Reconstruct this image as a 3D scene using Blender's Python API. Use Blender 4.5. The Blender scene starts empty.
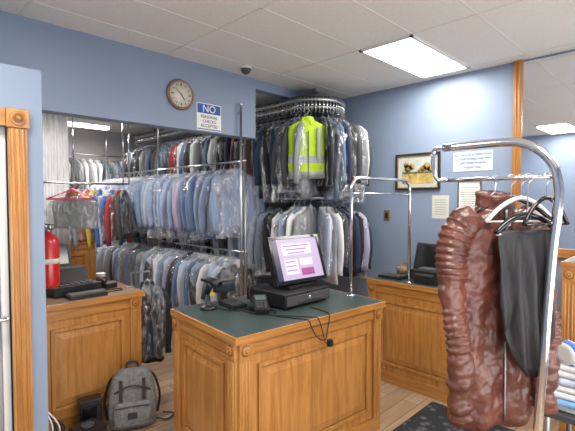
import bpy, math, random
from mathutils import Matrix, Vector
random.seed(7)
S=bpy.context.scene
S.view_settings.view_transform='Standard'
S.view_settings.exposure=.26
# ---------------------------------------------------------------- materials
def _new(name):
    m=bpy.data.materials.new(name); m.use_nodes=True
    nt=m.node_tree; b=nt.nodes['Principled BSDF']; return m,nt,b
def mat(name,col,rough=.5,metal=0,nscale=0,namt=.15,bump=0,bscale=40,coat=0,emit=None,es=0,stretch=(1,1,1),bdist=.02):
    m,nt,b=_new(name); c=(*col,1)
    b.inputs['Base Color'].default_value=c; b.inputs['Roughness'].default_value=rough
    b.inputs['Metallic'].default_value=metal; b.inputs['Coat Weight'].default_value=coat
    b.inputs['Coat Roughness'].default_value=.2
    if emit: b.inputs['Emission Color'].default_value=(*emit,1); b.inputs['Emission Strength'].default_value=es
    if nscale or bump:
        tc=nt.nodes.new('ShaderNodeTexCoord'); mp=nt.nodes.new('ShaderNodeMapping')
        mp.inputs['Scale'].default_value=stretch
        nt.links.new(tc.outputs['Object'],mp.inputs['Vector'])
    if nscale:
        n=nt.nodes.new('ShaderNodeTexNoise'); n.inputs['Scale'].default_value=nscale; n.inputs['Detail'].default_value=4
        nt.links.new(mp.outputs['Vector'],n.inputs['Vector'])
        r=nt.nodes.new('ShaderNodeValToRGB')
        r.color_ramp.elements[0].position=.3; r.color_ramp.elements[1].position=.7
        r.color_ramp.elements[0].color=(*[x*(1-namt) for x in col],1)
        r.color_ramp.elements[1].color=(*[min(1,x*(1+namt)) for x in col],1)
        nt.links.new(n.outputs['Fac'],r.inputs['Fac']); nt.links.new(r.outputs['Color'],b.inputs['Base Color'])
    if bump:
        n2=nt.nodes.new('ShaderNodeTexNoise'); n2.inputs['Scale'].default_value=bscale; n2.inputs['Detail'].default_value=3
        nt.links.new(mp.outputs['Vector'],n2.inputs['Vector'])
        bp=nt.nodes.new('ShaderNodeBump'); bp.inputs['Strength'].default_value=bump; bp.inputs['Distance'].default_value=bdist
        nt.links.new(n2.outputs['Fac'],bp.inputs['Height']); nt.links.new(bp.outputs['Normal'],b.inputs['Normal'])
    return m
def wood(name,c1,c2,stretch=(14,14,1.1),rough=.32):
    m,nt,b=_new(name); tc=nt.nodes.new('ShaderNodeTexCoord'); mp=nt.nodes.new('ShaderNodeMapping')
    mp.inputs['Scale'].default_value=stretch; nt.links.new(tc.outputs['Object'],mp.inputs['Vector'])
    n=nt.nodes.new('ShaderNodeTexNoise'); n.inputs['Scale'].default_value=2.2; n.inputs['Detail'].default_value=8; n.inputs['Roughness'].default_value=.65
    n.inputs['Distortion'].default_value=.6
    nt.links.new(mp.outputs['Vector'],n.inputs['Vector'])
    r=nt.nodes.new('ShaderNodeValToRGB'); e=r.color_ramp.elements
    e[0].position=.3; e[0].color=(*c1,1); e[1].position=.62; e[1].color=(*c2,1)
    nt.links.new(n.outputs['Fac'],r.inputs['Fac']); nt.links.new(r.outputs['Color'],b.inputs['Base Color'])
    b.inputs['Roughness'].default_value=rough; b.inputs['Coat Weight'].default_value=.25; b.inputs['Coat Roughness'].default_value=.2
    return m
def plastic_film(name):
    m,nt,b=_new(name)
    out=nt.nodes['Material Output']; tr=nt.nodes.new('ShaderNodeBsdfTransparent'); tr.inputs['Color'].default_value=(.95,.96,.97,1)
    gl=nt.nodes.new('ShaderNodeBsdfGlossy'); gl.inputs['Roughness'].default_value=.16; gl.inputs['Color'].default_value=(.95,.97,1,1)
    tc=nt.nodes.new('ShaderNodeTexCoord'); mp=nt.nodes.new('ShaderNodeMapping'); mp.inputs['Scale'].default_value=(1,1,.45)
    n=nt.nodes.new('ShaderNodeTexNoise'); n.inputs['Scale'].default_value=26; n.inputs['Detail'].default_value=4; n.inputs['Distortion'].default_value=.8
    nt.links.new(tc.outputs['Object'],mp.inputs['Vector']); nt.links.new(mp.outputs['Vector'],n.inputs['Vector'])
    bp=nt.nodes.new('ShaderNodeBump'); bp.inputs['Strength'].default_value=1; bp.inputs['Distance'].default_value=.045
    nt.links.new(n.outputs['Fac'],bp.inputs['Height']); nt.links.new(bp.outputs['Normal'],gl.inputs['Normal'])
    df=nt.nodes.new('ShaderNodeBsdfDiffuse'); df.inputs['Color'].default_value=(.85,.87,.90,1)
    nt.links.new(bp.outputs['Normal'],df.inputs['Normal'])
    m1=nt.nodes.new('ShaderNodeMixShader'); m1.inputs[0].default_value=.35
    nt.links.new(gl.outputs[0],m1.inputs[1]); nt.links.new(df.outputs[0],m1.inputs[2])
    m2=nt.nodes.new('ShaderNodeMixShader')
    r=nt.nodes.new('ShaderNodeMapRange'); r.inputs['From Min'].default_value=.42; r.inputs['From Max'].default_value=.68
    r.inputs['To Min'].default_value=.08; r.inputs['To Max'].default_value=.60
    nt.links.new(n.outputs['Fac'],r.inputs['Value']); nt.links.new(r.outputs[0],m2.inputs[0])
    nt.links.new(tr.outputs[0],m2.inputs[1]); nt.links.new(m1.outputs[0],m2.inputs[2])
    nt.links.new(m2.outputs[0],out.inputs['Surface']); return m

BLUE=(.235,.300,.415)
M_wall=mat('blue_paint',BLUE,.55,nscale=1.5,namt=.04,bump=.04,bscale=120)
M_wallback=mat('pale_backroom_paint',(.46,.46,.46),.7,nscale=2,namt=.06)
M_ceil=mat('ceiling_tile',(.78,.75,.71),.85,nscale=90,namt=.05,bump=.08,bscale=160)
M_tbar=mat('ceiling_grid',(.74,.71,.67),.6)
M_oak=wood('honey_oak',(.33,.13,.028),(.54,.255,.068))
M_oakh=wood('honey_oak_horizontal',(.31,.12,.026),(.52,.24,.062),(1.2,1.2,16))
M_oakd=wood('oak_groove',(.16,.055,.012),(.24,.09,.02))
M_top=mat('dark_green_laminate',(.045,.07,.065),.3,nscale=140,namt=.35)
M_chrome=mat('chrome',(.72,.73,.75),.12,1)
M_steel=mat('dull_steel',(.45,.46,.48),.35,1)
M_black=mat('black_plastic',(.012,.012,.014),.38)
M_blackg=mat('black_gloss',(.008,.008,.01),.12)
M_rubber=mat('black_rubber',(.01,.01,.01),.6)
M_dgrey=mat('dark_grey_plastic',(.06,.06,.065),.5)
M_white=mat('white_plastic',(.75,.75,.73),.4)
M_paper=mat('paper',(.72,.72,.70),.8)
M_cream=mat('cream_paper',(.62,.62,.55),.8,nscale=3,namt=.05)
M_aqua=mat('pale_aqua_paper',(.56,.64,.64),.8)
M_ink=mat('ink',(.03,.05,.10),.7)
M_inkb=mat('blue_ink',(.02,.09,.35),.6)
M_gold=mat('gilt',(.30,.20,.07),.4,.5)
M_red=mat('extinguisher_red',(.50,.012,.012),.25,coat=.4)
M_yellow=mat('yellow_plastic',(.7,.5,.03),.4)
M_mirror=mat('mirror_silver',(.86,.88,.9),.015,1)
M_film=plastic_film('polythene_film')
M_panel=mat('light_diffuser',(.9,.9,.9),.5,emit=(1,.96,.89),es=11)
M_tube=mat('fluorescent_tube',(.9,.9,.9),.5,emit=(1,.96,.9),es=9)

# ---------------------------------------------------------------- mesh builder
class MB:
    def __init__(s): s.v=[]; s.f=[]; s.mi=[]; s.mats=[]; s.M=Matrix.Identity(4); s.sm=[]
    def m(s,mt):
        if mt not in s.mats: s.mats.append(mt)
        return s.mats.index(mt)
    def add(s,vs,fs,mt,smooth=False):
        o=len(s.v); s.v+= [tuple(s.M@Vector(p)) for p in vs]
        i=s.m(mt) if not isinstance(mt,list) else None
        for k,f in enumerate(fs):
            s.f.append([o+a for a in f]); s.mi.append(i if i is not None else s.m(mt[k])); s.sm.append(smooth)
    def box(s,a,b,mt,rot=0):
        (x0,y0,z0),(x1,y1,z1)=a,b
        vs=[(x0,y0,z0),(x1,y0,z0),(x1,y1,z0),(x0,y1,z0),(x0,y0,z1),(x1,y0,z1),(x1,y1,z1),(x0,y1,z1)]
        if rot:
            cx,cy=(x0+x1)/2,(y0+y1)/2; c,sn=math.cos(rot),math.sin(rot)
            vs=[(cx+(x-cx)*c-(y-cy)*sn,cy+(x-cx)*sn+(y-cy)*c,z) for x,y,z in vs]
        s.add(vs,[(0,3,2,1),(4,5,6,7),(0,1,5,4),(1,2,6,5),(2,3,7,6),(3,0,4,7)],mt)
    def loft(s,rings,mt,cap=True,smooth=True):
        n=len(rings[0]); vs=[p for r in rings for p in r]; fs=[]; ms=[]
        for i in range(len(rings)-1):
            for j in range(n):
                k=(j+1)%n; fs.append((i*n+j,i*n+k,(i+1)*n+k,(i+1)*n+j)); ms.append(mt[i] if isinstance(mt,list) else mt)
        if cap:
            fs.append(tuple(range(n-1,-1,-1))); ms.append(ms[0])
            fs.append(tuple((len(rings)-1)*n+j for j in range(n))); ms.append(ms[-2])
        s.add(vs,fs,ms,smooth)
    def tube(s,path,r,mt,n=10,cap=True,flat=1.0):
        P=[Vector(p) for p in path]; R=r if isinstance(r,(list,tuple)) else [r]*len(P)
        rings=[]; up=None
        for i,p in enumerate(P):
            t=(P[min(i+1,len(P)-1)]-P[max(i-1,0)]).normalized()
            if up is None:
                a=Vector((0,0,1)) if abs(t.z)<.9 else Vector((1,0,0)); u=t.cross(a).normalized()
            else: u=(up-t*up.dot(t)).normalized()
            up=u; w=t.cross(u)
            rings.append([tuple(p+u*math.cos(2*math.pi*j/n)*R[i]+w*math.sin(2*math.pi*j/n)*R[i]*flat) for j in range(n)])
        s.loft(rings,mt,cap)
    def cyl(s,p,q,r,mt,n=20,r2=None): s.tube([p,q],[r,r if r2 is None else r2],mt,n)
    def lathe(s,prof,mt,c=(0,0,0),n=24):
        s.loft([[(c[0]+r*math.cos(2*math.pi*j/n),c[1]+r*math.sin(2*math.pi*j/n),c[2]+z) for j in range(n)] for r,z in prof],mt)
    def obj(s,name,bevel=0,parent=None,sub=0):
        me=bpy.data.meshes.new(name); me.from_pydata(s.v,[],s.f)
        for mt in s.mats: me.materials.append(mt)
        for i,p in enumerate(me.polygons): p.material_index=s.mi[i]; p.use_smooth=s.sm[i]
        me.update(); o=bpy.data.objects.new(name,me); S.collection.objects.link(o)
        if bevel:
            b=o.modifiers.new('bevel','BEVEL'); b.width=bevel; b.segments=2; b.limit_method='ANGLE'; b.angle_limit=math.radians(50)
        if parent: o.parent=parent
        return o
def spline(pts,k=8):
    P=[Vector(p) for p in pts]; P=[P[0]*2-P[1]]+P+[P[-1]*2-P[-2]]; out=[]
    for i in range(1,len(P)-2):
        for t in range(k):
            t/=k; a,b,c,d=P[i-1:i+3]
            out.append(.5*((2*b)+(c-a)*t+(2*a-5*b+4*c-d)*t*t+(3*b-a-3*c+d)*t**3))
    out.append(P[-2]); return out
def frame(x,y,z,loc):
    return Matrix(((x[0],y[0],z[0],loc[0]),(x[1],y[1],z[1],loc[1]),(x[2],y[2],z[2],loc[2]),(0,0,0,1)))
def text(name,body,size,M,mt,parent,align='CENTER'):
    c=bpy.data.curves.new(name,'FONT'); c.body=body; c.size=size; c.align_x=align; c.align_y='CENTER'; c.extrude=.0006
    c.materials.append(mt); o=bpy.data.objects.new(name,c); S.collection.objects.link(o)
    o.matrix_world=M
    if parent: o.parent=parent
    return o
def simple(name,a,b,mt,bevel=0):
    m=MB(); m.box(a,b,mt); return m.obj(name,bevel)

# ---------------------------------------------------------------- room shell
RX=3.845; LY=3.06; CZ=2.75; XW=-.8; YB=7.2; YF=-1.6
M_floor,nt,b=_new('laminate_floor')
tc=nt.nodes.new('ShaderNodeTexCoord'); mp=nt.nodes.new('ShaderNodeMapping'); nt.links.new(tc.outputs['Object'],mp.inputs['Vector'])
br=nt.nodes.new('ShaderNodeTexBrick'); br.inputs['Scale'].default_value=1; br.inputs['Brick Width'].default_value=1.2; br.inputs['Row Height'].default_value=.13
br.inputs['Mortar Size'].default_value=.003; br.inputs['Color1'].default_value=(.40,.27,.17,1); br.inputs['Color2'].default_value=(.52,.37,.25,1); br.inputs['Mortar'].default_value=(.14,.09,.06,1)
nt.links.new(mp.outputs['Vector'],br.inputs['Vector'])
mp2=nt.nodes.new('ShaderNodeMapping'); mp2.inputs['Scale'].default_value=(1.5,18,1); nt.links.new(tc.outputs['Object'],mp2.inputs['Vector'])
n=nt.nodes.new('ShaderNodeTexNoise'); n.inputs['Scale'].default_value=2; n.inputs['Detail'].default_value=6; nt.links.new(mp2.outputs['Vector'],n.inputs['Vector'])
mx=nt.nodes.new('ShaderNodeMix'); mx.data_type='RGBA'; mx.blend_type='MULTIPLY'; mx.inputs[0].default_value=.6
rr=nt.nodes.new('ShaderNodeValToRGB'); rr.color_ramp.elements[0].color=(.5,.5,.5,1); rr.color_ramp.elements[0].position=.3; rr.color_ramp.elements[1].position=.65
nt.links.new(n.outputs['Fac'],rr.inputs['Fac']); nt.links.new(br.outputs['Color'],mx.inputs[6]); nt.links.new(rr.outputs['Color'],mx.inputs[7])
nt.links.new(mx.outputs[2],b.inputs['Base Color']); b.inputs['Roughness'].default_value=.35

simple('floor',(XW-.1,YF-.1,-.1),(RX+.1,YB+.1,0),M_floor)
simple('ceiling',(XW-.1,YF-.1,CZ),(RX+.1,YB+.1,CZ+.1),M_ceil)
simple('wall_right',(RX,YF-.1,0),(RX+.1,YB+.1,CZ),M_wall)
simple('wall_west',(XW-.1,YF,0),(XW,YB,CZ),M_wall)
simple('wall_front',(XW,YF-.1,0),(RX,YF,CZ),M_wall)
simple('wall_back',(XW,YB,0),(RX,YB+.1,CZ),M_wallback)
m=MB(); m.box((XW,LY,2.185),(2.63,LY+.12,CZ),M_wall); m.box((XW,LY,0),(.66,LY+.12,2.185),M_wall)
m.box((2.63,LY+.02,2.66),(RX,LY+.12,CZ),M_wall)
m.obj('wall_left')
PY=2.5
m=MB(); m.box((.545,PY,0),(.665,PY+.12,2.28),M_wall); m.box((XW,PY,2.0),(.545,PY+.12,2.28),M_wall)
m.box((.60,PY+.12,0),(.665,LY,2.28),M_wall); m.box((XW,PY,0),(-.35,PY+.12,2.0),M_wall); m.obj('wall_partition')
m=MB(); m.box((.505,PY-.022,0),(.59,PY,1.965),M_oak)
for k in range(3): m.cyl((.524+.023*k,PY-.022,0.02),(.524+.023*k,PY-.022,1.96),.008,M_oak,8)
m.box((.497,PY-.032,1.965),(.598,PY,2.06),M_oak)
for r,y in((.036,-.040),(.024,-.046),(.010,-.052)):
    m.cyl((.547,PY-.03,2.012),(.547,PY+y,2.012),r,M_oak if r!=.024 else M_oakd,20)
m.box((-.31,PY-.022,1.97),(.497,PY,2.055),M_oakh)
m.box((-.40,PY-.022,0),(-.31,PY,2.055),M_oak)
m.obj('trim_1',.003)
M_glass=mat('door_glass',(.35,.38,.42),.08,.6)
m=MB(); m.box((-.31,PY+.03,.0),(-.22,PY+.07,1.97),M_white); m.box((.47,PY+.03,0),(.505,PY+.07,1.97),M_white)
m.box((-.22,PY+.03,1.87),(.47,PY+.07,1.97),M_dgrey); m.box((-.22,PY+.03,0),(.47,PY+.07,.25),M_white)
m.box((-.22,PY+.045,.25),(.47,PY+.055,1.87),M_glass); m.cyl((.485,PY+.03,1.0),(.485,PY-.02,1.0),.010,M_chrome); m.cyl((.485,PY-.02,1.0),(.38,PY-.02,1.0),.01,M_chrome)
m.obj('door_1',.003)
m=MB()
x=-.3
while x<RX: m.box((x-.007,YF,CZ-.003),(x+.007,LY,CZ),M_tbar); x+=1.0
for y in [1.48+.44*k for k in range(-7,4)]: m.box((XW,y-.007,CZ-.003),(RX,y+.007,CZ),M_tbar)
m.obj('ceiling_grid')
def panel(name,x0,y0,x1,y1):
    m=MB(); m.box((x0+.02,y0+.02,CZ-.012),(x1-.02,y1-.02,CZ-.006),M_panel)
    for a,b in(((x0,y0),(x1,y0+.02)),((x0,y1-.02),(x1,y1)),((x0,y0),(x0+.02,y1)),((x1-.02,y0),(x1,y1))):
        m.box((*a,CZ-.016),(*b,CZ-.001),M_white)
    m.obj(name)
panel('ceiling_light_panel',2.7,1.48,3.7,1.92)
panel('ceiling_light_panel.001',-.6,1.48,.35,1.92)
panel('added_light_panel',.7,-.28,1.7,.16)  # added panel, out of view, to help light the room
panel('added_light_panel.001',2.7,-.72,3.7,-.28)  # second added panel, also outside the view
def strip(name,x,y,z,L):
    m=MB(); m.box((x-L/2,y-.08,z),(x+L/2,y+.08,z+.05),M_white)
    for dy in(-.04,.04): m.cyl((x-L/2+.03,y+dy,z-.022),(x+L/2-.03,y+dy,z-.022),.018,M_tube,10)
    for sx in(-L/2+.015,L/2-.015): m.box((x+sx-.012,y-.06,z-.04),(x+sx+.012,y+.06,z),M_white)
    m.box((x-.2,y-.02,z+.05),(x+.2,y+.02,CZ),M_white); m.obj(name)
strip('fluorescent_light',2.15,6.2,2.66,.75)
strip('fluorescent_light.001',2.60,4.50,2.60,.60)
strip('fluorescent_light.002',1.2,4.3,2.66,.9)
m=MB(); m.box((RX-.012,-1.3,1.22),(RX-.001,1.10,CZ-.02),M_mirror); m.obj('wall_mirror')
m=MB(); m.box((RX-.03,1.10,1.15),(RX,1.165,CZ),M_oak)
for k in range(2): m.cyl((RX-.03,1.118+.026*k,1.16),(RX-.03,1.118+.026*k,CZ-.01),.008,M_oak,8)
m.box((RX-.03,-1.3,1.15),(RX,1.10,1.22),M_oakh); m.obj('trim_2',.002)
simple('baseboard_right',(RX-.015,2.2,0),(RX,3.0,.09),M_oakh,.003)

# ---------------------------------------------------------------- counters
def pface(m,o,u,n,w,h,npan):
    old=m.M; m.M=old@frame(u,(0,0,1),n,o)
    st=.075
    m.box((0,0,0),(w,.10,.016),M_oakh); m.box((st,h-.075,0),(w-st,h,.012),M_oakh)
    for x in(0,w-st):
        m.box((x,.10,0),(x+st,h-st-.01,.018),M_oak)
        for k in range(3): m.cyl((x+.018+.02*k,.13,.017),(x+.018+.02*k,h-st-.03,.017),.0065,M_oak,8)
        m.box((x-.003,h-st-.01,0),(x+st+.003,h,.024),M_oak)
        c=(x+st/2,h-st/2-.005)
        for r,z,mm in((.030,.029,M_oakd),(.024,.032,M_oak),(.012,.034,M_oakd),(.008,.038,M_oak)):
            m.cyl((*c,.02),(*c,z),r,mm,20)
    pw=(w-2*st-.05*(npan+1))/npan
    for k in range(npan):
        x0=st+.05+k*(pw+.05); x1=x0+pw; y0=.16; y1=h-.135
        for a,b in(((x0,y0),(x1,y0+.022)),((x0,y1-.022),(x1,y1)),((x0,y0+.022),(x0+.022,y1-.022)),((x1-.022,y0+.022),(x1,y1-.022))):
            m.box((*a,0),(*b,.016),M_oak)
        a=.024; c=.075
        vs=[(x0+a,y0+a,.001),(x1-a,y0+a,.001),(x1-a,y1-a,.001),(x0+a,y1-a,.001),(x0+c,y0+c,.013),(x1-c,y0+c,.013),(x1-c,y1-c,.013),(x0+c,y1-c,.013)]
        m.add(vs,[(0,1,5,4),(1,2,6,5),(2,3,7,6),(3,0,4,7),(4,5,6,7)],M_oak)
        for (p,q) in(((x0+a,y0+a),(x1-a,y0+a+.006)),((x0+a,y1-a-.006),(x1-a,y1-a))):
            m.box((*p,.0),(*q,.003),M_oakd)
    m.M=old
def counter(name,org,rot,L,D,H,faces,top=M_top):
    m=MB(); m.M=Matrix.Translation((*org,0))@Matrix.Rotation(rot,4,'Z')
    m.box((0,0,0),(L,D,H-.04),M_oak)
    if 'f' in faces: pface(m,(0,0,0),(1,0,0),(0,-1,0),L,H-.04,faces['f'])
    if 'l' in faces: pface(m,(0,D,0),(0,-1,0),(-1,0,0),D,H-.04,faces['l'])
    if 'r' in faces: pface(m,(L,0,0),(0,1,0),(1,0,0),D,H-.04,faces['r'])
    e=.032
    er=e if 'r' in faces else 0.0; eb=e if 'b' in faces else .01
    m.box((-e+.012,-e+.012,H-.04),(L+er-.012,D+eb-.012,H),top)
    for a,b in(((-e,-e),(L+er,-e+.014)),((-e,D+eb-.014),(L+er,D+eb)),((-e,-e+.014),(-e+.014,D+eb-.014)),((L+er-.014,-e+.014),(L+er,D+eb-.014))):
        m.box((*a,H-.042),(*b,H-.002),M_oakh)
    return m.obj(name,.003)
counter('service_counter',(1.335,1.70),math.radians(-5),1.17,.73,.9,{'f':1,'l':1,'r':1})
counter('service_counter.001',(3.2,1.18),0,.64,.97,.9,{'l':1,'f':1})
M_topl=mat('pale_laminate_top',(.24,.15,.085),.3,nscale=30,namt=.2)
counter('service_counter.002',(.72,3.10),0,.75,.55,.9,{'f':1,'r':1},M_topl)
counter('tall_oak_cabinet',(3.22,-.9),0,.62,1.56,1.2,{'l':2})
counter('oak_side_cabinet',(1.55,5.55),0,.5,.4,1.1,{'f':1},M_topl)

# ---------------------------------------------------------------- garments
def ring(hw,th,z,k,ph,amp,n=22,cx=0,sway=0):
    out=[]
    for j in range(n):
        a=2*math.pi*j/n; c,s_=math.cos(a),math.sin(a)
        x=hw*math.copysign(abs(c)**.85,c)
        y=th*math.copysign(abs(s_)**.9,s_)*(1+amp*math.sin(k*a+ph))+sway*(math.sin(x*38+ph+z*2.5)+.5*math.sin(x*71+ph*2-z*4))
        out.append((x+cx,y,z))
    return out
def hanger(m,mt,w=.4,dz=-.09):
    m.tube(spline([(0,0,-.005+dz*.6),(0,0,-.03),(.018,0,-.008),(.012,0,.012),(-.006,0,.016),(-.018,0,.004)],4),.0025,mt,6)
    m.tube([(0,0,dz*.6),(w/2,0,dz-.07),(-w/2,0,dz-.07),(0,0,dz*.6)],.0028,mt,6)
def garment(m,pos,ang,mt,length=.72,w=1.0,th=1.0,sleeves=True,bag=True,hm=None,bands=None,collar=None):
    old=m.M; m.M=old@Matrix.Translation(pos)@Matrix.Rotation(ang,4,'Z')@Matrix.Rotation(random.uniform(-.03,.03),4,'Y')
    ph=random.random()*6; k=random.choice([5,6,7,8])
    hanger(m,hm or M_steel,.4*w)
    L=length; sw=random.uniform(.006,.012)
    lv=[(-.065,.040,.028,0,0),(-.09,.055,.034,0,0),(-.105,.080,.026,.05,.1),(-.13,.145,.022,.05,.2),(-.16,.192,.022,.1,.4),(-.22,.205,.026,.15,.8)]
    nb=6; hj=random.uniform(-.015,.02)
    for i in range(1,nb+1):
        z=-.22-(L-.14)*i/nb; lv.append((z,(.198+hj*i/nb+random.uniform(-.006,.006)),.026+.006*i/nb,.22+.15*i/nb,1+.4*i/nb))
    rings=[ring(a*w,t*th,z,k,ph,am,sway=sw*s_) for z,a,t,am,s_ in lv]
    mats=[mt]*(len(rings)-1)
    if collar: mats[0]=collar; mats[1]=collar
    if bands:
        for i in bands[1]: mats[i]=bands[0]
    m.loft(rings,mats)
    for sx in(-1,1):
        m.add([(sx*.004,-.036,-.075),(sx*.052,-.026,-.068),(sx*.062,-.038,-.125),(sx*.03,-.044,-.145)],[(0,1,2,3) if sx<0 else (3,2,1,0)],collar or mt)
    if sleeves:
        for sx in(-1,1):
            j=random.uniform(-.025,.02); jy=random.uniform(-.045,.045)
            P=[(sx*.160*w,0,-.15),(sx*.205*w,0,-.20),(sx*(.235+j)*w,jy*.5,-.34),(sx*(.245+j)*w,jy*.9,-.47),(sx*(.235+j)*w,jy*1.2,-.58),(sx*(.232+j)*w,jy*1.4,-.645),(sx*(.230+j)*w,jy*1.4,-.70)]
            m.tube(P,[.020,.026,.024,.022,.020,.016,.018],mt,10,flat=2.1)
    if bag:
        ex=random.uniform(.02,.12); kk=random.choice([6,7,9])
        bl=[(-.045,.022,.016,0,0),(-.10,.10,.036,.1,.3),(-.155,.225,.045,.2,.6),(-.25,.27,.052,.3,1)]
        for i in range(1,6): bl.append((-.25-(L+ex-.25)*i/5,.268-.010*i*random.random()+random.uniform(-.012,.012),.05+random.uniform(-.012,.010),.4,1.6))
        m.loft([ring(a*w,t*th,z,kk,ph+z*4,am,sway=sw*s_) for z,a,t,am,s_ in bl],M_film,cap=False)
    m.M=old
def cloth(n,c,r=.8): return mat('cloth_'+n,c,r,nscale=9,namt=.14,bump=.5,bscale=16,stretch=(1,1,.5))
LB=cloth('light_blue',(.28,.36,.52)); PB=cloth('pale_blue',(.44,.50,.62)); WH=cloth('white',(.68,.69,.71)); GY=cloth('grey',(.22,.23,.25))
NV=cloth('navy',(.02,.03,.07)); BK=cloth('black',(.012,.012,.015)); CH=cloth('charcoal',(.05,.053,.06)); LV=cloth('lilac',(.40,.38,.52)); BG=cloth('beige',(.40,.33,.24))
HV=mat('hi_vis_yellow_green',(.45,.64,.02),.7,bump=.5,bscale=20); SV=mat('reflective_tape',(.33,.35,.34),.35,.3); BR=cloth('brown',(.12,.07,.04))
YE=cloth('yellow',(.6,.42,.05)); BL_=cloth('mid_blue',(.04,.13,.40)); TQ=cloth('steel_blue',(.10,.17,.28)); MR=cloth('maroon',(.30,.03,.03)); DB=cloth('denim_blue',(.16,.24,.40)); OR=cloth('orange',(.50,.12,.03))

m=MB()
shirts=[LB,LB,PB,WH,PB,LV,WH,LB,DB,PB,LB,LV,PB]
y=3.32
while y<6.6:
    for z,cols in((1.97,shirts),(1.07,shirts+[GY,CH,WH])):
        garment(m,(2.63+random.uniform(-.025,.025),y,z),random.uniform(-.40,.10),random.choice(cols),random.uniform(.62,.76) if z>1.5 else random.uniform(.58,.66),collar=random.choice([None,WH]))
    y+=random.uniform(.065,.095)
m.obj('bagged_shirts_row')
m=MB()
for z in(1.985,1.085): m.cyl((2.63,3.2,z),(2.63,6.60,z),.011,M_chrome,12)
for yy_ in(3.22,4.95,6.58):
    m.cyl((2.63,yy_,0),(2.63,yy_,2.15),.014,M_steel,12)
    m.cyl((2.63,yy_,2.13),(2.63,yy_,CZ),.01,M_steel,10)
m.obj('garment_rail')
def cpath(z,rad=.3,cx=3.3,cy=2.9,y1=6.4):
    P=[(cx-rad,y1,z),(cx-rad,cy+.3,z)]
    for k in range(0,19): a=math.pi+math.pi*k/18; P.append((cx+rad*math.cos(a),cy+rad*math.sin(a),z))
    P+=[(cx+rad,cy+.3,z),(cx+rad,y1,z)]; return P
m=MB()
m.tube(cpath(2.57),.015,M_steel,8); m.tube(cpath(2.50),.010,M_steel,8); m.tube(cpath(2.57,.23),.012,M_dgrey,8); m.tube(cpath(2.62,.26),.010,M_dgrey,8)
m.tube(cpath(1.62),.012,M_steel,8)
for k in range(26):
    a=math.pi+math.pi*k/25; c,s_=math.cos(a),math.sin(a)
    m.cyl((3.3+.3*c,2.9+.3*s_,2.44),(3.3+.3*c,2.9+.3*s_,2.60),.006,M_chrome,6)
    m.cyl((3.3+.3*c,2.9+.3*s_,2.585),(3.3+.22*c,2.9+.22*s_,2.60),.006,M_dgrey,6)
for k in range(56):
    yy_=2.95+.062*k
    for xx in(3.0,3.6): m.cyl((xx,yy_,2.44),(xx,yy_,2.60),.006,M_chrome,6)
for (xx,yy_) in((3.3,2.9),(3.3,4.6),(3.3,6.3)):
    m.cyl((xx,yy_,1.6),(xx,yy_,CZ),.018,M_steel,10)
    m.box((xx-.3,yy_-.012,2.545),(xx+.3,yy_+.012,2.57),M_steel); m.box((xx-.3,yy_-.012,1.605),(xx+.3,yy_+.012,1.63),M_steel)
m.cyl((3.3,2.9,2.50),(3.3,2.9,2.545),.21,M_dgrey,28); m.cyl((3.3,2.9,2.62),(3.3,2.9,2.66),.16,M_dgrey,28)
m.obj('garment_conveyor')
m=MB()
dark=[NV,BK,CH,BK,GY,CH,WH,BR,NV,TQ,MR,GY]
light=[WH,WH,LB,PB,NV,GY,CH,BK,PB]
y=3.05
while y<6.3:
    garment(m,(3.0,y,2.45),random.uniform(-.35,.15),random.choice(dark),random.uniform(.72,.85))
    garment(m,(3.0,y,1.60),random.uniform(-.35,.15),random.choice(light),random.uniform(.6,.72))
    y+=random.uniform(.075,.105)
angs=[(180,-15),(191,-8),(202,2),(213,10),(236,60),(247,66),(258,78),(269,88),(280,98),(292,104),(306,112),(320,122)]
colA=[NV,CH,CH,GY,BK,TQ,NV,CH,GY,WH,CH,GY]; colB=[WH,LB,WH,GY,PB,WH,CH,NV,BK,LV,NV,GY]
for (th_,ga),ca,cb in zip(angs,colA,colB):
    a=math.radians(th_); p=(3.3+.3*math.cos(a),2.9+.3*math.sin(a))
    garment(m,(*p,2.45),math.radians(ga+random.uniform(-6,6)),ca,random.uniform(.62,.78))
    garment(m,(*p,1.60),math.radians(ga+random.uniform(-6,6)),cb,random.uniform(.55,.72),bag=random.random()<.7)
m.obj('bagged_garments_on_conveyor')
m=MB()
VP=(2.925,2.665,2.44); VA=math.radians(-36)
MV=Matrix.Translation(VP)@Matrix.Rotation(VA,4,'Z')
garment(m,VP,VA,HV,.56,w=.92,th=1.5,sleeves=False,bag=False,bands=(SV,[8,10]))
m.M=MV
for sx in(-1,1): m.box((sx*.10-.015,-.060,-.46),(sx*.10+.015,-.050,-.17),SV)
m.box((-.004,-.060,-.66),(.004,-.050,-.2),M_dgrey)
m.obj('hi_vis_vest')
m=MB()
x=2.0
while x<3.5:
    garment(m,(x,6.88,2.3),math.pi/2+random.uniform(-.2,.2),random.choice([WH,GY,CH,WH,BG,TQ]),random.uniform(.9,1.15),w=.8); x+=.10
m.cyl((1.9,6.88,2.31),(3.7,6.88,2.31),.012,M_steel,10); m.cyl((1.9,6.88,2.31),(1.9,6.88,CZ),.01,M_steel,8); m.cyl((3.7,6.88,2.31),(3.7,6.88,CZ),.01,M_steel,8)
m.obj('rear_garments_row')
m=MB()
for (x,c) in((1.66,GY),(1.73,OR),(1.80,YE),(1.87,BL_),(1.94,WH),(2.01,BL_),(2.08,MR),(2.15,CH)):
    garment(m,(x,4.9,1.78),math.pi/2+random.uniform(-1.1,-.7),c,.56,w=.75)
m.cyl((1.6,4.9,1.79),(2.22,4.9,1.79),.01,M_chrome,8); m.cyl((1.6,4.9,1.79),(1.6,4.9,CZ),.01,M_chrome,8); m.cyl((2.22,4.9,1.79),(2.22,4.9,CZ),.01,M_chrome,8)
m.obj('colourful_garments_rail')
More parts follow.
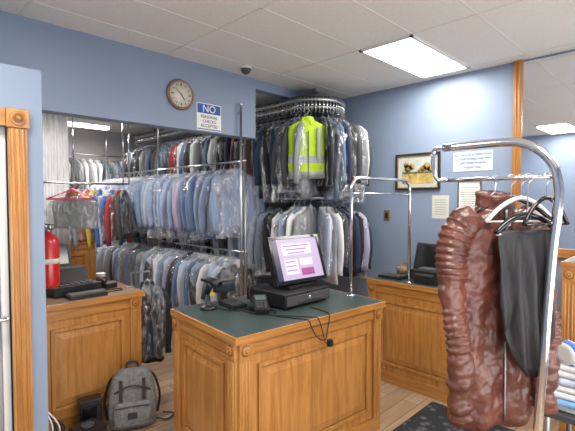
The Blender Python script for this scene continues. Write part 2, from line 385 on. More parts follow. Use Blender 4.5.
M_pink=mat('pink_plastic_hanger',(.6,.10,.16),.35)
m=MB(); garment(m,(1.34,4.10,1.74),math.radians(-40),cloth('pale_grey_green',(.34,.35,.32)),.32,w=.95,th=1.3,sleeves=False,bag=True,hm=M_pink,collar=OR)
m.cyl((1.0,4.10,1.755),(1.8,4.10,1.755),.009,M_chrome,8); m.cyl((1.8,4.1,1.755),(1.8,4.1,CZ),.009,M_chrome,8); m.cyl((1.0,4.1,1.755),(1.0,4.1,CZ),.009,M_chrome,8)
m.M=Matrix.Translation((1.34,4.10,1.74))@Matrix.Rotation(math.radians(-40),4,'Z'); m.tube([(0,-.03,-.04),(.22,-.05,-.13),(-.22,-.05,-.13),(0,-.03,-.04)],.010,M_pink,8)
m.obj('grey_top_on_hanger')
R=[]
for z in(2.69,2.2,1.6,.9):
    xs=[1.15+.56*j/60 for j in range(61)]
    R.append([(x,5.38+.028*math.sin((x-1.15)*100+z*.5),z) for x in xs]+[(x,5.39+.028*math.sin((x-1.15)*100+z*.5),z) for x in reversed(xs)])
m=MB(); m.loft(R,WH); m.cyl((1.1,5.385,2.70),(1.75,5.385,2.70),.012,M_chrome); m.cyl((1.12,5.385,2.70),(1.12,5.385,CZ),.01,M_chrome); m.cyl((1.73,5.385,2.70),(1.73,5.385,CZ),.01,M_chrome); m.obj('white_curtain')
m=MB(); m.cyl((2.42,3.02,0),(2.42,3.02,2.46),.0105,M_steel,14); m.lathe([(.05,0),(.05,.008),(.02,.014)],M_chrome,(2.42,3.02,0))
m.box((2.41,3.02,2.38),(2.43,3.06,2.40),M_chrome); m.lathe([(.011,0),(.018,.01),(.018,.025),(.006,.03)],M_chrome,(2.42,3.02,2.455))
m.obj('chrome_upright_pole')

# ---------------------------------------------------------------- wall things
m=MB(); m.M=frame((1,0,0),(0,0,1),(0,-1,0),(1.82,LY,2.455))
n_=40
def disc(r,z): return [(r*math.cos(2*math.pi*j/n_),r*math.sin(2*math.pi*j/n_),z) for j in range(n_)]
m.loft([disc(.122,0),disc(.125,.015),disc(.118,.028),disc(.106,.032),disc(.100,.022)],wood('clock_wood',(.14,.08,.05),(.24,.14,.09)),cap=True)
m.loft([disc(.100,.018),disc(.100,.0225)],mat('clock_face',(.62,.58,.50),.5))
for k in range(12):
    a=math.radians(30*k); c,s_=math.cos(a),math.sin(a); r0=.074 if k%3 else .068
    m.tube([(c*r0,s_*r0,.0235),(c*.088,s_*.088,.0235)],.0028 if k%3 else .004,M_black,6)
m.tube([(0,0,.026),(.03,-.04,.026)],.0035,M_black,6); m.tube([(0,0,.027),(-.055,.045,.027)],.0028,M_black,6); m.cyl((0,0,.022),(0,0,.03),.006,M_gold,12)
m.obj('wall_clock')
F=frame((1,0,0),(0,0,1),(0,-1,0),(2.10,LY,2.31))
m=MB(); m.M=F; m.box((-.125,-.115,.001),(.125,.115,.007),M_white); m.box((-.118,.03,.007),(.118,.108,.0078),M_inkb); m.box((-.118,-.108,.007),(.118,-.100,.0078),M_inkb)
sg=m.obj('no_checks_sign')
text('sign_heading','NO',.085,F@Matrix.Translation((0,.068,.0085)),M_white,sg)
for k,t in enumerate(['PERSONAL','CHECKS','ACCEPTED']): text('sign_line_%d'%k,t,.036,F@Matrix.Translation((0,.0-.038*k,.0085)),M_ink,sg)
m=MB(); m.lathe([(.045,0),(.045,-.02),(.036,-.045),(.015,-.06),(0.001,-.062)],M_dgrey,(2.35,2.86,CZ)); m.lathe([(.05,0),(.05,-.015)],M_white,(2.35,2.86,CZ)); m.obj('dome_security_camera')
def RW(y,z): return frame((0,-1,0),(0,0,1),(-1,0,0),(RX,y,z))
F=RW(2.03,1.88); m=MB(); m.M=F
W_,H_=.235,.18
dk=mat('dark_walnut_frame',(.03,.02,.015),.35)
for a,b in(((-W_,-H_),(W_,-H_+.018)),((-W_,H_-.018),(W_,H_)),((-W_,-H_+.018),(-W_+.018,H_-.018)),((W_-.018,-H_+.018),(W_,H_-.018))): m.box((*a,.001),(*b,.022),dk)
for a,b in(((-W_+.018,-H_+.018),(W_-.018,-H_+.026)),((-W_+.018,H_-.026),(W_-.018,H_-.018)),((-W_+.018,-H_+.026),(-W_+.026,H_-.026)),((W_-.026,-H_+.026),(W_-.018,H_-.026))): m.box((*a,.001),(*b,.018),M_gold)
m.box((-W_+.026,-H_+.026,.001),(W_-.026,H_-.026,.006),mat('picture_mat',(.52,.53,.48),.8))
m.box((-.165,-.115,.006),(.165,.12,.0075),mat('painted_sky',(.45,.50,.46),.7,nscale=12,namt=.2))
m.box((-.165,-.115,.0075),(.165,-.02,.0085),mat('painted_field',(.45,.33,.10),.7,nscale=20,namt=.5))
m.box((-.165,-.02,.0075),(.165,.0,.0087),mat('painted_hedge',(.12,.13,.05),.7,nscale=30,namt=.5))
tr=mat('painted_foliage',(.30,.19,.04),.7,nscale=60,namt=.6)
for (cx,cy,r) in((-.10,.035,.04),(-.06,.05,.032),(-.12,.07,.03),(.06,.03,.03),(.10,.045,.038),(.13,.02,.026),(.02,.012,.018)):
    m.cyl((cx,cy,.0085),(cx,cy,.0092),r,tr,11)
for cx in(-.09,.09): m.box((cx-.004,-.04,.0085),(cx+.004,.03,.0095),BR)
m.obj('framed_landscape_picture',0)
def paper(name,y0,y1,z0,z1,mt,lines,head=None):
    yc=(y0+y1)/2; zc=(z0+z1)/2; w=(y1-y0); h=z1-z0; F=RW(yc,zc); m=MB(); m.M=F; m.box((-w/2,-h/2,.001),(w/2,h/2,.003),mt)
    if name.startswith('framed'):
        t=.006
        for a,b in(((-w/2,-h/2),(w/2,-h/2+t)),((-w/2,h/2-t),(w/2,h/2)),((-w/2,-h/2+t),(-w/2+t,h/2-t)),((w/2-t,-h/2+t),(w/2,h/2-t))): m.box((*a,.003),(*b,.012),dk)
    for k in range(lines):
        zz=h*.30-k*h*.72/lines; ww=w*random.uniform(.28,.4)
        m.box((-ww,zz-.0015,.003),(ww,zz+.0015,.0035),M_dgrey)
    o=m.obj(name)
    if head:
        for i,(t,s_,dz) in enumerate(head): text('lettering_%d'%i,t,s_,F@Matrix.Translation((0,dz,.004)),M_inkb,o)
paper('counter_notice_poster',1.325,1.675,1.86,2.035,M_aqua,0,[('ALL SALES & ALTERATIONS',.027,.06),('NOT RESPONSIBLE FOR ITEMS',.024,.022),('LEFT OVER 30 DAYS',.026,-.014),('THANK YOU',.026,-.055)])
paper('paper_notice',1.71,1.875,1.425,1.645,M_cream,7)
paper('framed_certificate',1.42,1.625,1.46,1.775,M_paper,11)
m=MB(); m.M=RW(2.37,1.44); m.box((-.035,-.055,.001),(.035,.055,.008),M_gold); m.box((-.015,-.028,.008),(.015,.028,.014),M_black); m.obj('gilt_plate_outlet',.002)  # outlet with a gilt cover plate

# ---------------------------------------------------------------- on service counter
Mc=Matrix.Translation((2.12,2.02,1.19))@Matrix.Rotation(math.radians(-4),4,'Z')@Matrix.Rotation(math.radians(-19),4,'X')
m=MB(); m.M=Mc
w,h=.235,.165
m.box((-w,0,-h),(w,.035,h),M_black); m.box((-w+.03,.035,-h+.04),(w-.03,.065,h-.04),M_black)
for a,b in(((-w,-h),(w,-h+.024)),((-w,h-.02),(w,h)),((-w,-h+.024),(-w+.02,h-.02)),((w-.02,-h+.024),(w,h-.02))): m.box((a[0],-.012,a[1]),(b[0],0,b[1]),M_blackg)
m.box((-w+.02,-.004,-h+.024),(w-.02,-.001,h-.02),mat('screen_glow',(.05,.05,.05),.3,emit=(.60,.46,.68),es=.85))
sw=mat('screen_white',(.1,.1,.1),.3,emit=(.80,.72,.84),es=.85); sp=mat('screen_magenta',(.05,0,.05),.3,emit=(.60,.10,.40),es=.6); sd=mat('screen_dark',(.02,.02,.03),.2,emit=(.06,.04,.12),es=.5)
m.box((-w+.02,-.006,-h+.024),(-.165,-.004,h-.02),sd)
m.box((-.13,-.006,.03),(.14,-.004,.11),sw)
for k in range(3): m.box((-.12+.02*k,-.008,.090-.025*k),(.12-.025*k,-.006,.097-.025*k),sp)
m.box((-.13,-.006,-.105),(-.01,-.004,.0),sw); m.box((.01,-.006,-.05),(.13,-.004,.0),sw); m.box((.01,-.006,-.12),(.13,-.004,-.07),sp)
for k in range(3): m.box((-.12,-.008,-.02-.03*k),(-.03,-.006,-.014-.03*k),sp)
m.M=Matrix.Identity(4)
m.tube([(2.12,2.08,1.16),(2.12,2.12,1.08),(2.12,2.08,1.02)],.028,M_black,12); m.box((1.98,1.96,1.003),(2.26,2.16,1.022),M_black)
m.obj('pos_monitor',.004)
m=MB(); m.box((1.84,1.86,.915),(2.28,2.24,1.0),M_black); m.box((1.85,1.852,.925),(2.27,1.86,.985),M_dgrey); m.cyl((2.06,1.852,.96),(2.06,1.845,.96),.012,M_chrome,16)
m.box((1.95,1.845,.935),(2.17,1.852,.943),M_black)
for a in((1.87,1.89),(2.25,1.89),(1.87,2.21),(2.25,2.21)): m.cyl((*a,.9),(*a,.916),.012,M_rubber,10)
m.obj('cash_drawer',.004)
m=MB(); B=Matrix.Translation((1.54,2.26,.9))@Matrix.Rotation(math.radians(20),4,'Z'); m.M=B
m.lathe([(.055,0),(.055,.012),(.03,.022),(.014,.03),(.012,.10)],M_black)
m.tube([(0,.01,.10),(0,-.005,.14),(0,-.02,.17)],[.02,.022,.026],M_black,12)
m.tube([(0,.05,.185),(0,.0,.185),(0,-.05,.175),(0,-.085,.165)],[.016,.028,.032,.030],M_black,14,flat=.75)
m.tube([(0,.01,.17),(0,.03,.12),(0,.045,.06)],[.02,.017,.015],M_dgrey,12); m.box((-.022,-.091,.152),(.022,-.084,.178),M_blackg)
m.box((-.014,-.040,.085),(.014,-.02,.105),M_yellow)
m.obj('barcode_scanner')
m=MB(); m.M=Matrix.Translation((1.74,1.98,.912))@Matrix.Rotation(math.radians(-35),4,'Z')@Matrix.Rotation(math.radians(18),4,'X')
m.box((-.045,-.09,.02),(.045,.09,.055),M_black); m.box((-.034,.02,.055),(.034,.075,.058),mat('lcd',(.10,.13,.12),.2))
for i in range(3):
    for j in range(4): m.box((-.032+.023*i,-.075+.021*j,.055),(-.014+.023*i,-.062+.021*j,.060),M_dgrey)
m.M=Matrix.Identity(4); m.box((1.69,1.93,.9),(1.79,2.04,.925),M_black); m.obj('card_terminal',.003)
m=MB(); m.M=Matrix.Translation((1.68,2.20,.9))@Matrix.Rotation(math.radians(-10),4,'Z')
m.box((-.05,-.1,0),(.06,.1,.03),M_black)
for i in range(4):
    for j in range(5): m.box((-.045+.026*i,-.085+.034*j,.03),(-.025+.026*i,-.06+.034*j,.036),M_dgrey)
m.box((-.02,.10,.0),(.02,.13,.08),M_black); m.M=m.M@Matrix.Translation((0,.12,.08)); m.box((-.07,-.03,0),(.07,.02,.07),M_black); m.box((-.06,-.034,.008),(.06,-.03,.062),mat('pole_display',(.02,.04,.05),.15))
m.obj('numeric_keypad_display',.003)
m=MB()
m.tube(spline([(1.80,1.90,.906),(1.72,1.82,.904),(1.76,1.72,.904),(1.80,1.632,.90),(1.81,1.612,.86),(1.84,1.595,.80),(1.90,1.585,.77),(1.93,1.59,.83),(1.96,1.60,.90),(2.00,1.65,.904),(2.02,1.80,.906)],6),.0035,M_rubber,6)
m.tube(spline([(1.66,2.08,.904),(1.67,1.92,.904),(1.78,1.76,.904),(1.86,1.65,.904),(1.875,1.618,.90),(1.89,1.595,.82),(1.90,1.585,.76),(1.93,1.585,.74)],6),.003,M_rubber,6)
m.tube(spline([(1.80,1.92,.906),(1.76,2.06,.935),(1.78,2.14,.99),(1.88,2.20,1.01),(2.02,2.12,1.03)],6),.004,M_rubber,6)
m.tube(spline([(1.57,2.26,.91),(1.60,2.12,.905),(1.66,2.06,.904),(1.80,2.08,.905)],6),.004,M_rubber,6)
m.box((1.925,1.567,.725),(1.955,1.592,.765),M_black)
m.obj('computer_cables')
def bend(p0,p1,z0,z1,r=.06,k=6):
    p0=Vector((*p0,0)); p1=Vector((*p1,0)); d=(p1-p0).normalized(); out=[p0+Vector((0,0,z0))]
    for i in range(k+1):
        a=math.pi/2*i/k; out.append(p0+d*r*(1-math.cos(a))+Vector((0,0,z1-r+r*math.sin(a))))
    for i in range(k+1):
        a=math.pi/2*i/k; out.append(p1-d*r*(1-math.sin(a))+Vector((0,0,z1-r+r*math.cos(a))))
    out.append(p1+Vector((0,0,z0))); return out
m=MB(); m.tube(bend((2.50,1.84),(3.24,1.78),.9,1.765,.09),.0125,M_chrome,12); m.cyl((2.52,1.838,1.65),(3.22,1.78,1.65),.007,M_chrome,10)
for p in((2.50,1.84),(3.24,1.78)): m.lathe([(.035,0),(.035,.006),(.018,.014)],M_chrome,(*p,.9))
m.obj('chrome_counter_rail')

# ---------------------------------------------------------------- right counter things
m=MB(); m.M=Matrix.Translation((3.54,1.72,1.08))@Matrix.Rotation(math.radians(-100),4,'Z')@Matrix.Rotation(math.radians(-14),4,'X')
m.box((-.17,-.02,-.12),(.17,.02,.13),M_black); m.box((-.11,.02,-.09),(.11,.055,.09),M_dgrey); m.box((-.155,-.023,-.10),(.155,-.02,.115),M_blackg)
m.M=Matrix.Identity(4); m.box((3.42,1.58,.9),(3.66,1.88,.98),M_black); m.box((3.412,1.62,.92),(3.42,1.84,.96),M_dgrey)
m.obj('touchscreen_register',.004)
m=MB(); m.box((3.26,1.88,.9),(3.41,2.10,.925),M_black)
for i in range(5):
    for j in range(4): m.box((3.27+.034*j,1.895+.036*i,.925),(3.298+.034*j,1.923+.036*i,.931),M_dgrey)
m.obj('computer_keyboard',.002)
m=MB(); m.box((3.24,1.54,.9),(3.39,1.74,1.01),M_black); m.box((3.235,1.56,.97),(3.24,1.72,.99),M_dgrey); m.box((3.26,1.57,1.01),(3.37,1.71,1.03),M_dgrey)
m.obj('receipt_printer',.01)
m=MB(); wk=mat('wicker',(.32,.20,.10),.7,bump=.6,bscale=80)
m.lathe([(.06,0),(.07,.03),(.075,.06),(.068,.06),(.06,.02)],wk,(3.62,2.04,.9),20); m.tube([(3.62+.07*math.cos(a/8*math.pi),2.04,.955+.05*math.sin(a/8*math.pi)) for a in range(9)],.005,wk,8); m.obj('wicker_basket')

# ---------------------------------------------------------------- left counter things
m=MB(); m.M=Matrix.Translation((1.08,3.42,.9))@Matrix.Rotation(math.radians(5),4,'Z')
m.box((-.17,-.14,0),(.17,.14,.07),M_black); m.add([(-.15,.02,.07),(.15,.02,.07),(.15,.13,.07),(-.15,.13,.07),(-.15,.07,.17),(.15,.07,.17),(.15,.13,.18),(-.15,.13,.18)],[(0,1,5,4),(1,2,6,5),(2,3,7,6),(3,0,4,7),(4,5,6,7)],M_black)
for i in range(6):
    for j in range(3): m.box((-.12+.042*i,-.115+.038*j,.07),(-.09+.042*i,-.085+.038*j,.078),M_dgrey)
m.tube([(-.06,.1,.17),(-.06,.10,.22)],.015,M_black); m.M=m.M@Matrix.Translation((-.07,.09,.27))@Matrix.Rotation(-.25,4,'X'); m.box((-.12,-.015,-.08),(.10,.015,.09),M_black); m.box((-.105,-.018,-.065),(.085,-.015,.075),M_blackg)
m.obj('cash_register',.004)
m=MB(); m.box((.98,3.12,.9),(1.24,3.24,.925),M_black); m.box((.99,3.13,.925),(1.23,3.23,.932),M_dgrey); m.obj('desk_keyboard',.003)
m=MB(); m.box((1.30,3.34,.9),(1.40,3.46,.94),M_black,.2); m.tube([(1.315,3.35,.955),(1.315,3.40,.96),(1.325,3.45,.955)],.014,M_black,10); m.obj('desk_phone',.004)
m=MB(); m.tube(spline([(1.24,3.2,.906),(1.36,3.20,.905),(1.40,3.26,.905),(1.28,3.28,.906),(1.27,3.36,.906)],6),.004,M_rubber,6); m.obj('keyboard_cable')
m=MB(); m.lathe([(.028,0),(.038,.09),(.040,.092),(.036,.092),(.03,.08)],M_white,(1.36,3.56,.9),20); m.lathe([(.034,.03),(.0375,.03),(.0385,.065),(.034,.065)],BR,(1.36,3.56,.9),20); m.obj('paper_cup')
m=MB()
wx,wy=.765,2.80
m.lathe([(.03,0),(.055,.01),(.058,.03),(.058,.27),(.05,.305),(.025,.325),(.02,.34)],M_red,(wx,wy,1.07),24)
m.lathe([(.022,0),(.022,.035),(.015,.04)],M_chrome,(wx,wy,1.405),14)
m.box((wx-.01,wy-.08,1.45),(wx+.01,wy+.02,1.46),M_black); m.box((wx-.01,wy-.08,1.425),(wx+.01,wy+.01,1.435),M_black)
m.tube(spline([(wx,wy+.02,1.43),(wx+.02,wy+.07,1.40),(wx+.03,wy+.085,1.27),(wx+.03,wy+.075,1.14)],6),.009,M_rubber,8)
m.box((.666,wy-.02,1.12),(.71,wy+.02,1.42),M_steel); m.lathe([(.0585,.15),(.0590,.15),(.0590,.18),(.0585,.18)],M_cream,(wx,wy,1.07),24)
m.obj('fire_extinguisher')
# dark coat in plastic hooked on the counter end
m=MB(); gd=cloth('dark_navy_coat',(.008,.018,.025),.6)
garment(m,(1.63,3.27,1.0),math.radians(-38),gd,.66,w=.52,th=1.7,sleeves=True,bag=True)
m.box((1.49,3.262,1.005),(1.64,3.278,1.015),M_steel); m.box((1.48,3.262,.9),(1.494,3.278,1.015),M_steel); m.box((1.44,3.25,.9),(1.50,3.29,.906),M_steel)
m.obj('dark_coat_in_plastic')
m=MB(); bp=mat('grey_canvas',(.17,.175,.165),.85,nscale=40,namt=.25,bump=.3,bscale=90); bd=mat('dark_strap',(.03,.03,.03),.8)
m.M=Matrix.Translation((1.30,2.86,0))@Matrix.Rotation(math.radians(-25),4,'Z')@Matrix.Rotation(math.radians(-6),4,'X')
def rr_(w,d,z,dy=0,n=24,e=.45):
    o=[]
    for j in range(n):
        a=2*math.pi*j/n; c,s_=math.cos(a),math.sin(a); o.append((w*math.copysign(abs(c)**e,c),d*math.copysign(abs(s_)**e,s_)+dy,z))
    return o
m.loft([rr_(.13,.07,.0),rr_(.155,.085,.02),rr_(.165,.09,.12),rr_(.155,.085,.25),rr_(.135,.07,.34),rr_(.10,.05,.385),rr_(.05,.03,.40)],bp)
m.loft([rr_(.10,.03,.03,-.095),rr_(.125,.045,.05,-.095),rr_(.125,.045,.16,-.09),rr_(.11,.03,.19,-.085)],bp)
m.tube(spline([(-.12,-.088,.26),(0,-.10,.30),(.12,-.088,.26)],6),.005,bd,6); m.tube(spline([(-.11,-.142,.17),(0,-.146,.175),(.11,-.142,.17)],6),.004,bd,6)
m.tube(spline([(-.04,.0,.39),(-.03,0,.435),(.03,0,.435),(.04,0,.39)],6),.009,bd,8)
for sx in(-1,1):
    m.tube(spline([(sx*.08,.07,.36),(sx*.15,.11,.30),(sx*.19,.09,.16),(sx*.17,.07,.04)],6),.016,bd,8,flat=.4)
    m.box((sx*.075-.01,-.104,.20),(sx*.075+.01,-.086,.34),bd)
m.box((-.03,-.145,.09),(.03,-.138,.13),bd)
m.M=Matrix.Identity(4); m.tube(spline([(1.42,2.80,.03),(1.5,2.74,.012),(1.58,2.78,.012),(1.52,2.84,.02)],6),.009,bd,6,flat=.5)
m.obj('grey_backpack')
m=MB(); m.box((.88,2.70,.0),(1.05,2.86,.15),M_black,.25); m.box((.90,2.692,.03),(1.0,2.702,.10),M_dgrey,.25); m.cyl((.965,2.78,.15),(.965,2.78,.165),.04,M_dgrey); m.obj('battery_backup_unit',.01)
m=MB(); m.box((.98,2.93,0),(1.12,3.02,.24),M_black,-.2); m.box((.99,2.92,.04),(1.10,2.93,.20),M_blackg,-.2); m.obj('network_router',.008)
m=MB(); m.box((.666,2.68,.30),(.685,2.78,.42),M_white)
for z_ in(.33,.385): m.box((.685,2.705,z_-.018),(.70,2.745,z_+.018),M_white)
m.obj('wall_outlet',.002)
m=MB()
for k in range(6):
    m.tube(spline([(.70,2.72+.01*k,.38-.03*(k%3)),(.74+.012*k,2.70,.25),(.70+.02*k,2.68+.02*k,.10),(.76+.012*k,2.66+.015*k,.012),(.79+.01*k,2.60+.02*k,.008),(.86,2.68,.02)],6),.005,[M_white,M_rubber,M_rubber][k%3],6)
m.obj('tangled_power_cords')
m=MB(); m.tube(spline([(.55,LY-.005,CZ),(.57,LY-.006,2.6),(.54,LY-.006,2.5),(.56,LY-.006,2.35)],6),.003,M_white,6); m.obj('ceiling_wire')

# ---------------------------------------------------------------- chrome garment rack with leather jacket
X0=1.96
m=MB()
P=[(X0,.50,.10),(X0,.475,.7),(X0,.445,1.3),(X0,.425,1.58),(X0,.425,1.66),(X0,.445,1.74),(X0,.49,1.80),(X0,.55,1.835),(X0,.63,1.85),(X0,.90,1.85)]
m.tube(spline(P,6),.0185,M_chrome,16)
m.tube(spline([(X0,.90,1.85),(X0,.945,1.845),(X0,.955,1.80),(X0,.95,1.74),(X0,.93,1.70),(X0,.88,1.695)],6),.010,M_chrome,10)
m.cyl((X0,.90,1.695),(X0,.43,1.695),.009,M_chrome,12)
m.cyl((X0-.30,.50,.10),(X0+.24,.50,.10),.018,M_chrome,14); m.cyl((X0,.50,.10),(X0,1.05,.10),.016,M_chrome,14); m.cyl((X0-.30,1.05,.10),(X0+.30,1.05,.10),.018,M_chrome,14)
for sx,y_ in((-.3,.5),(.24,.5),(-.3,1.05),(.3,1.05)):
    m.cyl((X0+sx,y_,.10),(X0+sx,y_,.05),.01,M_steel,8); m.cyl((X0+sx-.012,y_,.047),(X0+sx+.012,y_,.047),.035,M_rubber,18)
m.obj('chrome_garment_rack')
LE=mat('brown_leather',(.115,.034,.022),.40,nscale=7,namt=.35,bump=.35,bscale=40,coat=.15,bdist=.01)
LD=mat('dark_leather_seam',(.055,.017,.012),.55)
JM=Matrix.Translation((X0,.665,1.69))@Matrix.Rotation(math.radians(-34),4,'Z')
m=MB()
def jring(hw,th,z,ph,sw,n=60):
    out=[]
    for j in range(n):
        a=2*math.pi*j/n; c,s_=math.cos(a),math.sin(a)
        x=hw*math.copysign(abs(c)**.75,c); y=th*math.copysign(abs(s_)**.8,s_)
        f=max(0,min(1,(-z-.2)/.3))
        y+=sw*(math.sin(x*34+z*5+.7)+.6*math.sin(x*58-z*9))*(.5+.5*f)
        if s_<0: y+=.016*math.exp(-((x-.01)/.010)**2)      # front opening
        out.append((x,y,z))
    return out
zs=[(-.135,.090,.050),(-.148,.118,.054),(-.168,.150,.058),(-.195,.180,.062),(-.24,.196,.068),(-.30,.198,.070),(-.38,.192,.070)]+[(-.38-.06*k,.190+.0015*k,.068+.0008*k) for k in range(1,12)]+[(-1.065,.203,.070),(-1.085,.190,.060)]
m.loft([jring(a,t,z,0,.010) for z,a,t in zs],LE)
def cring(hw,th,z,n=28): return [(hw*math.cos(2*math.pi*j/n),th*math.sin(2*math.pi*j/n),z+.014*math.sin(2*math.pi*j/n)) for j in range(n)]
m.loft([cring(.104,.058,-.150),cring(.090,.056,-.118),cring(.084,.056,-.085),cring(.088,.060,-.062),cring(.080,.052,-.058),cring(.066,.040,-.09),cring(.064,.038,-.128)],LE)
for sx in(-1,1):
    base=[(sx*.105,0,-.172),(sx*.165,-.003,-.212),(sx*.205,-.014,-.30),(sx*.222,-.026,-.42),(sx*.226,-.046,-.55),(sx*.216,-.074,-.67),(sx*.208,-.082,-.80),(sx*.208,-.080,-.92),(sx*.210,-.080,-1.02)]
    P=spline(base,22); R=[]
    for i,p in enumerate(P):
        t=i/(len(P)-1); r=.038+.016*math.sin(math.pi*min(1,t*1.7+.25))-.004*t; z=p.z
        if -.42<z<-.21: r+=.0042*math.sin(2*math.pi*z/.027)
        elif -.72<z<-.55: r+=.0042*math.sin(2*math.pi*z/.030)
        elif z<-.72: r+=.0030*math.sin(z*70+sx)+.002*math.sin(z*123)
        else: r+=.003*math.sin(z*60)
        R.append(r)
    m.tube(P,R,LE,32,flat=1.5)
jk=m.obj('brown_leather_jacket'); jk.matrix_world=JM
rm=jk.modifiers.new('remesh','REMESH'); rm.mode='VOXEL'; rm.voxel_size=.0052; rm.use_smooth_shade=True
tx=bpy.data.textures.new('leather_folds','CLOUDS'); tx.noise_scale=.11; tx.noise_depth=2
dm=jk.modifiers.new('folds','DISPLACE'); dm.texture=tx; dm.texture_coords='LOCAL'; dm.strength=.030; dm.mid_level=.5
tx2=bpy.data.textures.new('leather_wrinkles','CLOUDS'); tx2.noise_scale=.035; tx2.noise_depth=1
dm=jk.modifiers.new('wrinkles','DISPLACE'); dm.texture=tx2; dm.texture_coords='LOCAL'; dm.strength=.007; dm.mid_level=.5
sm=jk.modifiers.new('soften','SMOOTH'); sm.factor=.5; sm.iterations=2
m=MB()
hanger(m,M_steel,.3); m.tube([(0,0,.0),(0,0,-.12)],.004,M_steel,8)
m.tube(spline([(0.01,-.060,-.13),(0.01,-.068,-.24),(.012,-.070,-.45),(.01,-.070,-.7),(.01,-.074,-1.05)],6),.005,M_steel,8)
m.box((.004,-.080,-.20),(.016,-.070,-.165),M_steel)
ch=m.obj('hanger_and_zip'); ch.parent=jk
m=MB(); m.M=Matrix.Translation((X0-.035,.525,1.69))@Matrix.Rotation(math.radians(-38),4,'Z')
m.tube(spline([(0,0,-.16),(0,0,-.03),(.018,0,-.008),(.012,0,.014),(-.006,0,.018),(-.018,0,.004)],4),.003,M_steel,6)
m.tube(spline([(-.14,0,-.225),(-.08,0,-.175),(0,0,-.15),(.08,0,-.175),(.14,0,-.225)],5),.012,M_blackg,10)
m.tube([(-.135,0,-.23),(.135,0,-.23)],.006,M_white,8)
bkd=mat('black_drape_cloth',(.016,.016,.019),.6,bump=.6,bscale=14,stretch=(1,1,.4))
def dring(hw,th,z,dx=0,n=60):
    out=[]
    for j in range(n):
        a=2*math.pi*j/n; c,s_=math.cos(a),math.sin(a); x=hw*c
        f=min(1,(-z-.21)/.2); y=th*s_+.013*f*math.sin(x*85+z*6)+.008*f*math.sin(x*42-z*11)
        out.append((x+dx,y,z))
    return out
m.loft([dring(.105,.010,-.213),dring(.130,.014,-.228),dring(.128,.016,-.27),dring(.122,.018,-.35,.004),dring(.124,.019,-.42,.006),dring(.114,.020,-.5,.010),dring(.118,.020,-.57,.012),dring(.104,.020,-.66,.016),dring(.080,.019,-.73,.022),dring(.050,.014,-.79,.028),dring(.020,.010,-.83,.034)],bkd)
m.loft([dring(.05,.008,-.22,-.05),dring(.062,.014,-.26,-.055),dring(.058,.016,-.40,-.06),dring(.064,.016,-.52,-.055),dring(.05,.014,-.60,-.06),dring(.02,.008,-.66,-.07)],bkd)
m.obj('black_drape_on_hanger')  # black cloth draped over its hanger
m=MB()
for k,(y_,mt_,an,xo) in enumerate(((.60,M_blackg,-50,0),(.56,M_white,-34,0),(.465,M_blackg,-26,0))):
    m.M=Matrix.Translation((X0+xo,y_,1.69))@Matrix.Rotation(math.radians(an),4,'Z')
    hw=.165 if k<2 else .12
    m.tube(spline([(0,0,-.08),(0,0,-.03),(.018,0,-.008),(.012,0,.014),(-.006,0,.018),(-.018,0,.004)],4),.003,M_steel,6)
    m.tube(spline([(-hw,0,-.17-.01*k),(-hw*.55,0,-.115),(0,0,-.08),(hw*.55,0,-.115),(hw,0,-.17-.01*k)],4),.009,mt_,10)
    m.tube([(-hw,0,-.17-.01*k),(hw,0,-.17-.01*k)],.004,mt_,8)
m.obj('empty_hangers')
mm_,nt,b=_new('patterned_charcoal_mat'); tc=nt.nodes.new('ShaderNodeTexCoord'); vo=nt.nodes.new('ShaderNodeTexVoronoi'); vo.inputs['Scale'].default_value=16
nt.links.new(tc.outputs['Object'],vo.inputs['Vector']); rp=nt.nodes.new('ShaderNodeValToRGB'); rp.color_ramp.elements[0].color=(.12,.125,.13,1); rp.color_ramp.elements[0].position=.15; rp.color_ramp.elements[1].color=(.035,.038,.044,1); rp.color_ramp.elements[1].position=.45
nt.links.new(vo.outputs['Distance'],rp.inputs['Fac']); nt.links.new(rp.outputs['Color'],b.inputs['Base Color']); b.inputs['Roughness'].default_value=.95; b.inputs['Specular IOR Level'].default_value=.1
simple('entrance_mat',(1.5,.3,0),(3.12,1.50,.012),mm_,.004)
m=MB()
m.box((2.30,.02,.55),(2.85,.56,.58),M_dgrey)
for a in((2.33,.05),(2.82,.05),(2.33,.53),(2.82,.53)): m.cyl((*a,.012),(*a,.55),.015,M_steel,10)
m.obj('folding_table',.004)
m=MB()
bl=cloth('linen_blue',(.20,.42,.70))
for k in range(7):
    z0=.581+.030*k; a=random.uniform(-.10,.10); mt_=[WH,bl,WH,WH,PB,WH,WH][k]
    m.box((2.33+.008*k,.10,z0),(2.78,.54-.008*k,z0+.028),mt_,a)
m.obj('folded_linens',.012)
m=MB(); m.M=Matrix.Translation((2.42,.47,.850))@Matrix.Rotation(math.radians(80),4,'Y')@Matrix.Rotation(.4,4,'X')
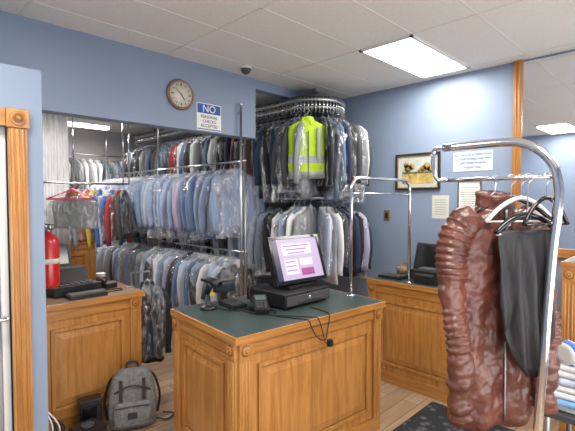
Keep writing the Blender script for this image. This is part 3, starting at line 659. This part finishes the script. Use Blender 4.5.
m.lathe([(.032,-.025),(.055,-.025),(.055,.025),(.032,.025),(.032,-.02)],M_white,(0,0,0),24); m.lathe([(.0555,-.018),(.056,-.018),(.056,.018),(.0555,.018)],BL_); m.obj('tape_roll')
m=MB(); m.M=Matrix.Translation((3.40,.52,1.2)); m.loft([rr_(.12,.06,0),rr_(.14,.07,.05),rr_(.12,.06,.2),rr_(.10,.03,.26)],M_black); m.tube(spline([(-.07,0,.25),(-.05,0,.36),(.05,0,.36),(.07,0,.25)],6),.008,M_black,8); m.obj('black_handbag')

# ---------------------------------------------------------------- lights
def area(name,loc,sx,sy,e,col=(1,.935,.85),rot=(0,0,0)):
    l=bpy.data.lights.new(name,'AREA'); l.shape='RECTANGLE'; l.size=sx; l.size_y=sy; l.energy=e; l.color=col
    o=bpy.data.objects.new(name,l); o.location=loc; o.rotation_euler=rot; S.collection.objects.link(o)
area('panel_lamp',(3.2,1.7,CZ-.03),.95,.4,15)
area('added_panel_lamp',(1.2,-.06,CZ-.03),.95,.4,30)  # lamp for the first added panel
area('panel_lamp.002',(-.12,1.7,CZ-.03),.9,.4,20)
area('added_panel_lamp.001',(3.2,-.5,CZ-.03),.95,.4,15)  # lamp for the second added panel
area('backroom_lamp',(1.2,4.3,2.60),.9,.15,30)
area('backroom_lamp.001',(2.15,6.2,2.60),.9,.15,20)
area('added_ceiling_fill',(1.4,YF+.05,1.2),3.6,1.9,100,(1,.985,.97),(math.radians(112),0,0))  # added fill lamp, tilted up to brighten the ceiling; front wall is solid
w=bpy.data.worlds.new('world'); S.world=w; w.use_nodes=True; w.node_tree.nodes['Background'].inputs[0].default_value=(.5,.55,.6,1); w.node_tree.nodes['Background'].inputs[1].default_value=.3
# ---------------------------------------------------------------- camera
c=bpy.data.cameras.new('camera'); c.lens=26.3; c.sensor_width=36; c.clip_start=.05
o=bpy.data.objects.new('camera',c); o.location=(0,0,1.6); o.rotation_euler=(math.radians(87.9),0,math.radians(-45)); S.collection.objects.link(o); S.camera=o
